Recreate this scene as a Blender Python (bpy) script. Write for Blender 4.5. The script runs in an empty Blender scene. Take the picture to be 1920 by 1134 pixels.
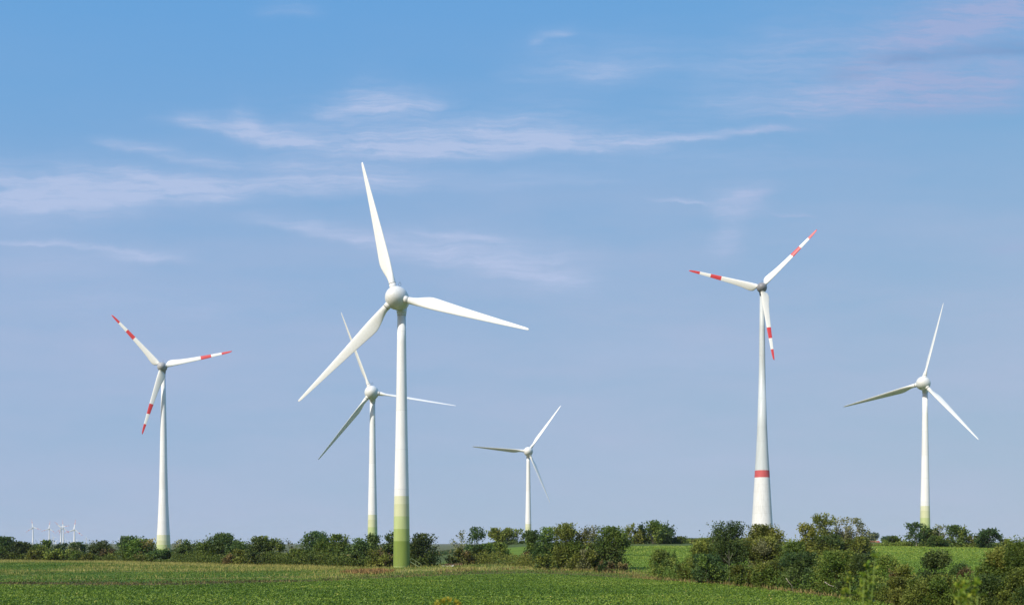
import bpy, math, random
import numpy as np
from mathutils import Matrix, Vector

R = math.radians
HAZE = 3.5e-5
rng = np.random.default_rng(11)
random.seed(5)
SC = bpy.context.scene
COL = SC.collection
F = 2000.0                 # focal length in pixels of the 1920 px wide frame
CX, HY = 960.0, 1018.0     # principal column, horizon row
CAMZ = 6.4

# ------------------------------------------------------------------ helpers
def S(t):
    t = np.clip(t, 0, 1)
    return t * t * (3 - 2 * t)

def terrain(x, y):
    x = np.asarray(x, float); y = np.asarray(y, float)
    rise = 6.8 * S((y - 180) / 270) * S((x + 45) / 55) * (1 - S((y - 1000) / 1500))
    bank = 4.9 * (1 - S((y - 2) / 40))
    roll = 0.12 * np.sin(x * 0.11 + 1.3) * np.sin(y * 0.07) * S((y - 60) / 40) * (1 - S((y - 700) / 300))
    return np.maximum(rise, 0) + bank + roll

def tz(x, y):
    return float(terrain(x, y))

def at(px, d):
    return (px - CX) / F * d

def zrow(py, d):
    return CAMZ + (HY - py) * d / F

def tag(o, label=None, cat=None, group=None, kind=None):
    if label: o['label'] = label
    if cat: o['category'] = cat
    if group: o['group'] = group
    if kind: o['kind'] = kind
    return o

def link(name, me, parent=None):
    o = bpy.data.objects.new(name, me)
    COL.objects.link(o)
    if parent: o.parent = parent
    return o

def empty(name, loc, rz=0):
    o = bpy.data.objects.new(name, None)
    COL.objects.link(o)
    o.location = loc
    o.rotation_euler = (0, 0, rz)
    o.empty_display_size = 0.5
    return o

def mesh_np(name, V, faces, mats=(), mat_idx=None, smooth=False, attrs=None):
    """V (n,3); faces (m,4) or (m,3) int array or list of lists"""
    me = bpy.data.meshes.new(name)
    V = np.asarray(V, np.float32)
    if isinstance(faces, np.ndarray):
        m, k = faces.shape
        me.vertices.add(len(V)); me.vertices.foreach_set('co', V.ravel())
        me.loops.add(m * k); me.loops.foreach_set('vertex_index', faces.astype(np.int32).ravel())
        me.polygons.add(m)
        me.polygons.foreach_set('loop_start', np.arange(0, m * k, k, dtype=np.int32))
        me.polygons.foreach_set('loop_total', np.full(m, k, dtype=np.int32))
        me.update(calc_edges=True)
    else:
        me.from_pydata([tuple(v) for v in V], [], faces)
        me.update()
    for mt in mats: me.materials.append(mt)
    if mat_idx is not None:
        me.polygons.foreach_set('material_index', np.asarray(mat_idx, np.int32))
    if smooth:
        me.polygons.foreach_set('use_smooth', np.ones(len(me.polygons), bool))
    for k, a in (attrs or {}).items():
        a = np.asarray(a, np.float32)
        if a.ndim == 1:
            at_ = me.attributes.new(k, 'FLOAT', 'POINT'); at_.data.foreach_set('value', a)
        else:
            at_ = me.attributes.new(k, 'FLOAT_COLOR', 'POINT'); at_.data.foreach_set('color', a.ravel())
    me.validate()
    return me

# ------------------------------------------------------------------ materials
class N:
    def __init__(s, mat):
        mat.use_nodes = True
        s.t = mat.node_tree; s.t.nodes.clear()
    def __call__(s, typ, ins=None, **kw):
        n = s.t.nodes.new(typ)
        for k, v in kw.items(): setattr(n, k, v)
        for k, v in (ins or {}).items():
            if hasattr(v, 'is_output') or isinstance(v, bpy.types.NodeSocket): s.t.links.new(v, n.inputs[k])
            else: n.inputs[k].default_value = v
        return n
    def math(s, op, a, b=0.0, clamp=False):
        n = s('ShaderNodeMath', {0: a, 1: b}, operation=op); n.use_clamp = clamp
        return n.outputs[0]
    def ramp(s, fac, stops, interp='LINEAR'):
        n = s('ShaderNodeValToRGB', {'Fac': fac}); cr = n.color_ramp; cr.interpolation = interp
        while len(cr.elements) < len(stops): cr.elements.new(0.5)
        for e, (p, c) in zip(cr.elements, stops):
            e.position = p; e.color = (*c, 1) if len(c) == 3 else c
        return n.outputs[0]
    def mix(s, fac, a, b, blend='MIX'):
        n = s('ShaderNodeMix', data_type='RGBA', blend_type=blend)
        for idx, v in ((0, fac), (6, a), (7, b)):
            if isinstance(v, bpy.types.NodeSocket): s.t.links.new(v, n.inputs[idx])
            else: n.inputs[idx].default_value = (*v, 1) if isinstance(v, tuple) and len(v) == 3 else v
        return n.outputs[2]

def paint(name, col, rough=0.45, dirt=0.06, scale=0.25, streak=True, joint=0.0):
    m = bpy.data.materials.new(name); n = N(m)
    tc = n('ShaderNodeTexCoord')
    mp = n('ShaderNodeMapping', {'Vector': tc.outputs['Object'], 'Scale': (1, 1, 0.12 if streak else 1)})
    nz = n('ShaderNodeTexNoise', {'Vector': mp.outputs[0], 'Scale': scale * 4, 'Detail': 6.0, 'Roughness': 0.6})
    dark = tuple(c * (1 - dirt * 2.2) * k for c, k in zip(col, (1, 0.985, 0.95)))
    c = n.ramp(nz.outputs[0], [(0.3, dark), (0.62, col)])
    if joint:                      # thin seams between the stacked tower rings, each ring a slightly different tone
        sx = n('ShaderNodeSeparateXYZ', {0: tc.outputs['Object']})
        q = n.math('DIVIDE', sx.outputs[2], joint); fr = n.math('FRACT', q)
        ring = n('ShaderNodeTexWhiteNoise', {'W': n.math('FLOOR', q)}, noise_dimensions='1D')
        seam = n.math('LESS_THAN', fr, 0.11 / joint)
        k = n.math('SUBTRACT', n.math('MULTIPLY_ADD', ring.outputs[0], 0.05), n.math('MULTIPLY', seam, 0.16))
        k.node.inputs[0].links[0].from_node.inputs[2].default_value = 0.95
        vv = n('ShaderNodeCombineXYZ', {0: k, 1: k, 2: k})
        c = n.mix(1.0, c, vv.outputs[0], 'MULTIPLY')
    b = n('ShaderNodeBsdfPrincipled', {'Base Color': c, 'Roughness': rough, 'Specular IOR Level': 0.35})
    o = n('ShaderNodeOutputMaterial', {'Surface': b.outputs[0]})
    return m

def leafmat(name, stops, trans=0.28, rough=0.6, var=0.25):
    m = bpy.data.materials.new(name); n = N(m)
    a = n('ShaderNodeAttribute', attribute_name='tint')
    oi = n('ShaderNodeObjectInfo')
    c = n.ramp(a.outputs['Fac'], stops)
    v = n.math('MULTIPLY_ADD', oi.outputs['Random'], var * 2); v.node.inputs[2].default_value = 1 - var
    hs = n('ShaderNodeHueSaturation', {'Color': c, 'Value': v, 'Saturation': 1.0})
    hue = n.math('MULTIPLY_ADD', oi.outputs['Random'], 0.03); hue.node.inputs[2].default_value = 0.485
    n.t.links.new(hue, hs.inputs['Hue'])
    b = n('ShaderNodeBsdfPrincipled', {'Base Color': hs.outputs[0], 'Roughness': rough, 'Specular IOR Level': 0.25})
    tr = n('ShaderNodeBsdfTranslucent', {'Color': hs.outputs[0]})
    mx = n('ShaderNodeMixShader', {0: trans, 1: b.outputs[0], 2: tr.outputs[0]})
    n('ShaderNodeOutputMaterial', {'Surface': mx.outputs[0]})
    return m

M = {}
M['white'] = paint('tower_white', (0.83, 0.83, 0.81), 0.42, 0.05, joint=9.4)
M['blade'] = paint('blade_white', (0.80, 0.80, 0.765), 0.35, 0.03, 0.5, False)
M['grey_white'] = paint('greyish_white', (0.56, 0.60, 0.60), 0.45, 0.05, joint=7.8)
M['concrete'] = paint('pale_concrete', (0.75, 0.755, 0.73), 0.7, 0.07, 0.5, joint=3.9)
M['hub_white'] = paint('hub_white', (0.76, 0.76, 0.73), 0.3, 0.05, 0.6, False)
M['hub_grey'] = paint('hub_grey', (0.25, 0.25, 0.26), 0.38, 0.06, 0.6, False)
M['hub_beige'] = paint('hub_beige', (0.40, 0.40, 0.40), 0.45, 0.06, 0.6, False)
M['red'] = paint('signal_red', (0.62, 0.055, 0.06), 0.42, 0.05, 0.5, False)
M['pink_red'] = paint('faded_red', (0.55, 0.10, 0.10), 0.6, 0.06, 0.5)
M['metal'] = paint('galvanised_steel', (0.32, 0.34, 0.33), 0.45, 0.12, 2.0, False)
M['dark'] = paint('dark_gap', (0.05, 0.05, 0.055), 0.7, 0.1, 2.0, False)
M['green_steps'] = paint('green_step_paint', (0.22, 0.27, 0.12), 0.6, 0.1, 2.0, False)
for i, c in enumerate([(0.66, 0.67, 0.46), (0.58, 0.60, 0.36), (0.46, 0.53, 0.24), (0.33, 0.405, 0.125), (0.195, 0.265, 0.05)]):
    M['g%d' % i] = paint('tower_green_%s' % ['palest', 'pale', 'light', 'mid', 'deep'][i], c, 0.45, 0.06)
M['grim'] = paint('tower_foot_green', (0.33, 0.42, 0.14), 0.5, 0.08)
M['bark'] = paint('bark_brown', (0.10, 0.085, 0.065), 0.9, 0.25, 2.0)
M['bark_pale'] = paint('bark_pale', (0.34, 0.31, 0.26), 0.9, 0.2, 2.0)
M['deadwood'] = paint('dead_wood', (0.42, 0.37, 0.30), 0.9, 0.2, 2.0)
M['roof'] = paint('roof_tile_red', (0.42, 0.10, 0.06), 0.8, 0.15, 2.0, False)
M['brick'] = paint('barn_wall', (0.33, 0.20, 0.13), 0.85, 0.15, 2.0, False)
M['stem'] = paint('weed_stem', (0.17, 0.24, 0.035), 0.6, 0.08, 3.0, False)
M['stone'] = paint('pale_stone', (0.62, 0.58, 0.50), 0.9, 0.15, 3.0, False)
M['window_dark'] = paint('window_dark', (0.03, 0.035, 0.04), 0.2, 0.05, 2.0, False)

LM = {
 'dark':   leafmat('leaf_dark', [(0, (0.03505, 0.06485, 0.01596)), (0.55, (0.07363, 0.1168, 0.02394)), (1, (0.1489, 0.1946, 0.04489))]),
 'mid':    leafmat('leaf_mid', [(0, (0.05462, 0.09861, 0.01396)), (0.55, (0.1129, 0.1703, 0.02394)), (1, (0.2186, 0.269, 0.04489))]),
 'olive':  leafmat('leaf_olive', [(0, (0.07487, 0.09782, 0.01516)), (0.55, (0.163, 0.1921, 0.02843)), (1, (0.2829, 0.3023, 0.05686))]),
 'yellow': leafmat('leaf_yellow', [(0, (0.08775, 0.1034, 0.0147)), (0.55, (0.1872, 0.197, 0.0315)), (1, (0.3159, 0.2918, 0.05775))]),
 'blue':   leafmat('leaf_bluegreen', [(0, (0.02977, 0.05927, 0.01865)), (0.55, (0.05954, 0.11, 0.03052)), (1, (0.1302, 0.1764, 0.05087))]),
 'red':    leafmat('leaf_russet', [(0, (0.06077, 0.04416, 0.01617)), (0.55, (0.1271, 0.09126, 0.03234)), (1, (0.221, 0.1766, 0.06353))]),
 'grey':   leafmat('leaf_grey', [(0, (0.1167, 0.1275, 0.05047)), (0.55, (0.2251, 0.238, 0.09842)), (1, (0.3835, 0.3741, 0.1766))]),
 'tan':    leafmat('leaf_tan', [(0, (0.1105, 0.0896, 0.0294)), (0.5, (0.2145, 0.1664, 0.0525)), (1, (0.351, 0.2688, 0.09975))]),
 'crop':   leafmat('crop_leaf', [(0, (0.05751, 0.1172, 0.009832)), (0.5, (0.1569, 0.2423, 0.0236)), (0.85, (0.2744, 0.3359, 0.04916)), (1, (0.7843, 0.5625, 0.1672))], 0.22, 0.5, 0.0),
 'crop_far': leafmat('far_crop_leaf', [(0, (0.097, 0.1697, 0.01811)), (0.5, (0.194, 0.2828, 0.03622)), (0.85, (0.3298, 0.3817, 0.05821)), (1, (0.6984, 0.5654, 0.1552))], 0.22, 0.5, 0.0),
 'straw':  leafmat('straw_grass', [(0, (0.1544, 0.1788, 0.03465)), (0.5, (0.3562, 0.3438, 0.08663)), (1, (0.5462, 0.5088, 0.1848))], 0.25, 0.7, 0.0),
 'meadow': leafmat('meadow_grass', [(0, (0.051, 0.1148, 0.012)), (0.5, (0.1275, 0.2093, 0.024)), (1, (0.357, 0.324, 0.06))], 0.25, 0.6, 0.0),
 'weed':   leafmat('brown_weeds', [(0, (0.06825, 0.06728, 0.0252)), (0.5, (0.1775, 0.1495, 0.0504)), (1, (0.3822, 0.299, 0.1134))], 0.2, 0.7, 0.0),
 'dock':   leafmat('rust_weeds', [(0, (0.12, 0.06, 0.022)), (0.5, (0.28, 0.145, 0.055)), (1, (0.42, 0.25, 0.11))], 0.2, 0.7, 0.0),
 'crimson': leafmat('crimson_weeds', [(0, (0.066, 0.026, 0.0234)), (0.5, (0.156, 0.0715, 0.0585)), (1, (0.228, 0.195, 0.117))], 0.2, 0.7, 0.0),
 'maize':  leafmat('maize_leaf', [(0, (0.02, 0.06, 0.02)), (0.7, (0.05, 0.10, 0.03)), (1, (0.28, 0.22, 0.09))], 0.2, 0.6, 0.0),
 'weed_green': leafmat('weed_green', [(0, (0.07452, 0.1455, 0.01152)), (0.5, (0.1614, 0.2495, 0.0192)), (1, (0.3229, 0.3535, 0.0384))], 0.35, 0.5, 0.0),
 'weed_yellow': leafmat('weed_yellow', [(0, (0.225, 0.224, 0.02)), (1, (0.45, 0.384, 0.03))], 0.3, 0.6, 0.0),
}

# ------------------------------------------------------------------ ground
EDGE = np.array([(-300, 150), (-77, 160), (-53, 162), (-31, 174), (-24, 194), (-6, 208), (4, 209), (15, 200),
                 (22.6, 188), (33, 151), (38.6, 121), (42, 88), (50, 30), (52, -100), (400, -101)], float)
HEDGE = np.array([(-400, 420), (-186, 388), (-126, 355), (-68.5, 298), (-43.5, 275), (-29, 270), (-14, 262), (5, 246), (25, 226), (30, 200), (400, 190)], float)
def edge(x): return np.interp(x, EDGE[:, 0], EDGE[:, 1])
def hedge(x): return np.interp(x, HEDGE[:, 0], HEDGE[:, 1])

def vnoise(x, y, s, seed):
    """cheap smooth value noise, 0..1"""
    r = np.random.default_rng(seed); g = r.random((64, 64))
    u = np.asarray(x, float) / s; v = np.asarray(y, float) / s
    i = np.floor(u).astype(int); j = np.floor(v).astype(int)
    fu = u - i; fv = v - j; fu = fu * fu * (3 - 2 * fu); fv = fv * fv * (3 - 2 * fv)
    G = lambda a, b: g[a % 64, b % 64]
    return (G(i, j) * (1 - fu) + G(i + 1, j) * fu) * (1 - fv) + (G(i, j + 1) * (1 - fu) + G(i + 1, j + 1) * fu) * fv

def zone_colour(x, y):
    """albedo of the soil / sward at a place"""
    x = np.asarray(x, float); y = np.asarray(y, float)
    c = np.empty(x.shape + (3,))
    e = edge(x); h = hedge(x)
    wob = (vnoise(x, y, 9, 1) - 0.5) * 8
    c[...] = (0.085, 0.115, 0.035)
    def put(mask, col):
        c[mask] = col
    put(y > 600, (0.12, 0.13, 0.06))
    put((y > 190) & (y < 372) & (x > -20) & (y > h - 5), (0.13, 0.20, 0.024))
    mead = (y > e) & (y < h + 20) & (x < 32)
    put(mead, (0.09, 0.15, 0.022))
    straw = mead & ((vnoise(x * 0.35, y, 12, 2) > 0.62) & (y > e + 30)) | (mead & (y > h - 18 + wob) & (x < -45))
    put(straw, (0.24, 0.20, 0.06))
    put(mead & (y + wob < e + 17) & (x < -22), (0.09, 0.075, 0.03))
    right = mead & (x >= -34) & (y > e + 8 + wob * 0.4)
    put(right, (0.13, 0.13, 0.035))
    put(right & (np.abs(y - (244 - 0.12 * x * np.sign(x)) + wob * 0.3) < 9), (0.30, 0.27, 0.09))
    put((y > e - 0) & (x > 24) & (y < 205) & (y > 60) & (x < e * 0 + 48), (0.13, 0.10, 0.04))
    put(y <= e, (0.055, 0.095, 0.012))
    put(y < 45, (0.08, 0.10, 0.03))
    return c

def axis(lo, hi, step, far_lo, far_hi, g=1.22):
    a = list(np.arange(lo, hi + 0.01, step))
    s = step
    while a[-1] < far_hi: s *= g; a.append(min(a[-1] + s, far_hi))
    s = step
    while a[0] > far_lo: s *= g; a.insert(0, max(a[0] - s, far_lo))
    return np.array(a)

gx = axis(-200, 220, 2.5, -9000, 9000)
gy = axis(0, 470, 2.5, -400, 14000)
XX, YY = np.meshgrid(gx, gy)
ZZ = terrain(XX, YY)
nx, ny = len(gx), len(gy)
idx = np.arange(nx * ny).reshape(ny, nx)
fq = np.stack([idx[:-1, :-1], idx[:-1, 1:], idx[1:, 1:], idx[1:, :-1]], -1).reshape(-1, 4)
zc = zone_colour(XX, YY).reshape(-1, 3)
mg = bpy.data.materials.new('ground_soil_and_sward'); n = N(mg)
a = n('ShaderNodeAttribute', attribute_name='zone')
geo = n('ShaderNodeNewGeometry')
n1 = n('ShaderNodeTexNoise', {'Vector': geo.outputs['Position'], 'Scale': 2.2, 'Detail': 8.0, 'Roughness': 0.7})
n2 = n('ShaderNodeTexNoise', {'Vector': geo.outputs['Position'], 'Scale': 0.09, 'Detail': 5.0, 'Roughness': 0.6})
k1 = n.ramp(n1.outputs[0], [(0.3, (0.55, 0.55, 0.55)), (0.7, (1.35, 1.35, 1.35))])
k2 = n.ramp(n2.outputs[0], [(0.3, (0.78, 0.82, 0.8)), (0.7, (1.2, 1.15, 1.1))])
c = n.mix(1.0, a.outputs['Color'], k1, 'MULTIPLY'); c = n.mix(1.0, c, k2, 'MULTIPLY')
bmp = n('ShaderNodeBump', {'Height': n1.outputs[0], 'Strength': 0.6, 'Distance': 0.2})
b = n('ShaderNodeBsdfPrincipled', {'Base Color': c, 'Roughness': 0.9, 'Specular IOR Level': 0.1, 'Normal': bmp.outputs[0]})
n('ShaderNodeOutputMaterial', {'Surface': b.outputs[0]})
ground = link('ground', mesh_np('ground', np.stack([XX, YY, ZZ], -1).reshape(-1, 3), fq, [mg], smooth=True,
                                attrs={'zone': np.concatenate([zc, np.ones((len(zc), 1))], 1)}))
tag(ground, 'flat green farmland of fields and rough grass reaching the horizon', 'ground', kind='structure')

# ------------------------------------------------------------------ leaf cards in bulk
def unit(v):
    return v / np.maximum(np.linalg.norm(v, axis=-1, keepdims=True), 1e-9)

def leaves(P, D, L, Wd, tint, up_bias=0.5):
    """rhombic leaves: base P, direction D, length L, half width Wd; creased a little"""
    n = len(P)
    r = rng.normal(size=(n, 3)); r[:, 2] += up_bias
    side = unit(np.cross(D, r)); nrm = np.cross(side, D)
    L = np.broadcast_to(L, n)[:, None]; Wd = np.broadcast_to(Wd, n)[:, None]
    mid = P + D * L * 0.45
    V = np.stack([P, mid + side * Wd + nrm * Wd * 0.35, P + D * L, mid - side * Wd + nrm * Wd * 0.35], 1).reshape(-1, 3)
    Fc = np.arange(n * 4).reshape(n, 4)
    return V, Fc, np.repeat(tint, 4)

def in_view(x, y, m=1.13, off=6):
    return np.abs(x) < (0.48 * m) * y + off

def scatter(name, num, xr, yr, keep, matk, label, cat, hgt, wid, lean, tintf=None, flat=False, zoff=0.0):
    x = rng.uniform(*xr, num); y = rng.uniform(*yr, num)
    k = keep(x, y) & in_view(x, y)
    x, y = x[k], y[k]; m = len(x)
    z = terrain(x, y) + zoff
    P = np.stack([x, y, z], 1)
    D = rng.normal(size=(m, 3)) * lean; D[:, 2] = np.abs(D[:, 2]) * 0.4 + (0.25 if flat else 1.0); D = unit(D)
    h = rng.uniform(*hgt, m)
    if flat: P[:, 2] += rng.uniform(0.02, 0.28, m)
    t = rng.random(m) if tintf is None else np.clip(tintf(x, y) + rng.normal(0, 0.15, m), 0, 1)
    V, Fc, T = leaves(P, D, h, rng.uniform(*wid, m), t)
    o = link(name, mesh_np(name, V, Fc, [LM[matk]], attrs={'tint': T}))
    return tag(o, label, cat, kind='stuff')

def crop_tint(x, y):
    return 0.40 + 0.25 * (vnoise(x, y, 14, 7) - 0.5) + 0.15 * (vnoise(x, y, 3, 8) - 0.5) - 0.12 * S((vnoise(x * .3, y, 6, 9) - .6) / .2) + 0.28 * np.exp(-((x + 27) / 8) ** 2 - ((y - 149) / 4.5) ** 2) + 0.10 * S((vnoise(x * .22, y, 5, 19) - .62) / .15)
scatter('leafy_crop', 330000, (-125, 50), (96, 212), lambda x, y: (y < edge(x) - 0.5) & (rng.random(len(x)) < np.clip((150 / y) ** 1.2, 0, 1)),
        'crop', 'low leafy green crop filling the near field', 'crop', (0.14, 0.26), (0.045, 0.085), 0.8, crop_tint, True)
scatter('sloping_crop', 190000, (-22, 210), (195, 372), lambda x, y: (y > hedge(x) - 4) & (y < 368) & (x > 8 - 0.0 * y),
        'crop_far', 'brighter green crop on the slope behind the hedge', 'crop', (0.22, 0.4), (0.08, 0.14), 0.8,
        lambda x, y: 0.36 + 0.35 * (vnoise(x * .25, y, 7, 17) - .5) + 0.22 * S((y - 270) / 60), True)

def mead(x, y): return (y > edge(x)) & (y < hedge(x) + 6) & (x < 30)
def strawy(x, y):
    s = S((vnoise(x * 0.35, y, 12, 2) - 0.54) / 0.2) * S((y - edge(x) - 24) / 25) * 0.55
    s = np.maximum(s, S((y - hedge(x) + 33 + 16 * (vnoise(x, y, 9, 1) - .5)) / 14))
    s = np.where(x > -38, 0.20 * S((y - edge(x) - 12) / 10) * (0.4 + 1.2 * vnoise(x, y, 7, 24)), s)
    return s
scatter('meadow_grass', 200000, (-205, 30), (150, 395), lambda x, y: mead(x, y) & (y > edge(x) + 6),
        'meadow', 'green grass and clover strip between the crop and the hedge', 'grass', (0.14, 0.34), (0.05, 0.11), 0.8,
        lambda x, y: 0.32 + 0.5 * (vnoise(x, y, 11, 21) - .5) + 0.24 * S((x + 60) / 30) * S((y - edge(x) - 10) / 14), True)
scatter('straw_grass', 210000, (-205, 30), (165, 400), lambda x, y: mead(x, y) & (rng.random(len(x)) < strawy(x, y)),
        'straw', 'dry straw-coloured tall grass along the foot of the hedge', 'grass', (0.4, 1.05), (0.03, 0.06), 0.22,
        lambda x, y: 0.5 + 0.3 * (vnoise(x, y, 8, 22) - .5))
def brown_strip(x, y):
    w = (vnoise(x, y, 7, 31) - .5) * 16
    return (y > edge(x) - 1) & (y < edge(x) + 15 + w) & (x < 24)
scatter('brown_weeds', 60000, (-100, 26), (155, 232), lambda x, y: brown_strip(x, y) & (rng.random(len(x)) < (1.25 * vnoise(x, y, 4, 33) - .25) * np.where(x > -28, .55, 1)),
        'weed', 'withered brown weeds along the edge of the near field', 'weeds', (0.2, 0.6), (0.05, 0.10), 0.5,
        lambda x, y: 0.35 + 0.7 * (vnoise(x, y, 4, 32) - .5))
scatter('rust_weeds', 9000, (-40, -20), (205, 250), lambda x, y: (((x + 30.5) / 5.2) ** 2 + ((y - 226) / 11) ** 2 < 0.5 + 0.8 * vnoise(x, y, 3, 41)),
        'dock', 'patch of rust-brown weeds left of the nearest tower foot', 'weeds', (0.5, 1.1), (0.06, 0.11), 0.3)
scatter('rust_verge', 19000, (-20, 48), (95, 262), lambda x, y: (np.abs(y - np.minimum(hedge(x) - 5, edge(x) + 26)) < 9) & (x > -16) & (x < 26) & (rng.random(len(x)) < 0.1 + 0.9 * S((vnoise(x, y, 5, 43) - .35) / .3)),
        'tan', 'brownish rough verge in front of the middle bushes', 'weeds', (0.4, 1.0), (0.06, 0.11), 0.35)
scatter('hedge_foot_grass', 26000, (22, 50), (85, 205), lambda x, y: (y > edge(x) - 1) & (y < edge(x) + 12) & (rng.random(len(x)) < 0.15 + vnoise(x, y, 5, 44)),
        'tan', 'dry brown grass under the near hedge on the right', 'grass', (0.3, 0.9), (0.04, 0.08), 0.35)
scatter('maize_field', 26000, (-44, 110), (470, 540), lambda x, y: (x < 2) | (x > 58),
        'maize', 'dark strip of tall maize with tan tassels on the skyline', 'crop', (1.5, 2.4), (0.12, 0.2), 0.2)

# ------------------------------------------------------------------ woody plants
def tube(pts, rads, k=6):
    pts = np.asarray(pts, float); V = []; Fs = []
    for i, p in enumerate(pts):
        t = pts[min(i + 1, len(pts) - 1)] - pts[max(i - 1, 0)]
        t = t / max(np.linalg.norm(t), 1e-9)
        a = np.cross(t, (0.31, 0.87, 0.2)); a /= max(np.linalg.norm(a), 1e-9); b = np.cross(t, a)
        for j in range(k):
            an = 2 * math.pi * j / k
            V.append(p + rads[i] * (a * math.cos(an) + b * math.sin(an)))
    for i in range(len(pts) - 1):
        for j in range(k):
            Fs.append([i * k + j, i * k + (j + 1) % k, (i + 1) * k + (j + 1) % k, (i + 1) * k + j])
    Fs.append(list(range(k))[::-1]); Fs.append([(len(pts) - 1) * k + j for j in range(k)])
    return V, Fs

class MB:
    def __init__(s): s.V = []; s.F = []; s.I = []
    def add(s, V, Fs, mi=0):
        b = len(s.V); s.V += [tuple(v) for v in V]; s.F += [[b + i for i in f] for f in Fs]; s.I += [mi] * len(Fs)
    def tube(s, pts, rads, k=6, mi=0): s.add(*tube(pts, rads, k), mi)
    def box(s, c, size, rot=None, mi=0):
        hx, hy, hz = [q / 2 for q in size]
        V = [Vector((x, y, z)) for x in (-hx, hx) for y in (-hy, hy) for z in (-hz, hz)]
        if rot: V = [rot @ v for v in V]
        V = [v + Vector(c) for v in V]
        s.add(V, [[0, 1, 3, 2], [4, 6, 7, 5], [0, 4, 5, 1], [2, 3, 7, 6], [0, 2, 6, 4], [1, 5, 7, 3]], mi)
    def build(s, name, mats, parent=None, smooth=False):
        me = mesh_np(name, np.array(s.V), s.F, mats, s.I, smooth)
        return link(name, me, parent)

def wiggle(p0, p1, nseg, amp, r):
    p0 = np.array(p0, float); p1 = np.array(p1, float); L = np.linalg.norm(p1 - p0)
    out = []
    for i in range(nseg + 1):
        t = i / nseg
        out.append(p0 + (p1 - p0) * t + r.normal(size=3) * amp * L * math.sin(math.pi * min(t * 1.1, 1)) * (1 if 0 < i else 0))
    return out

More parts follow.
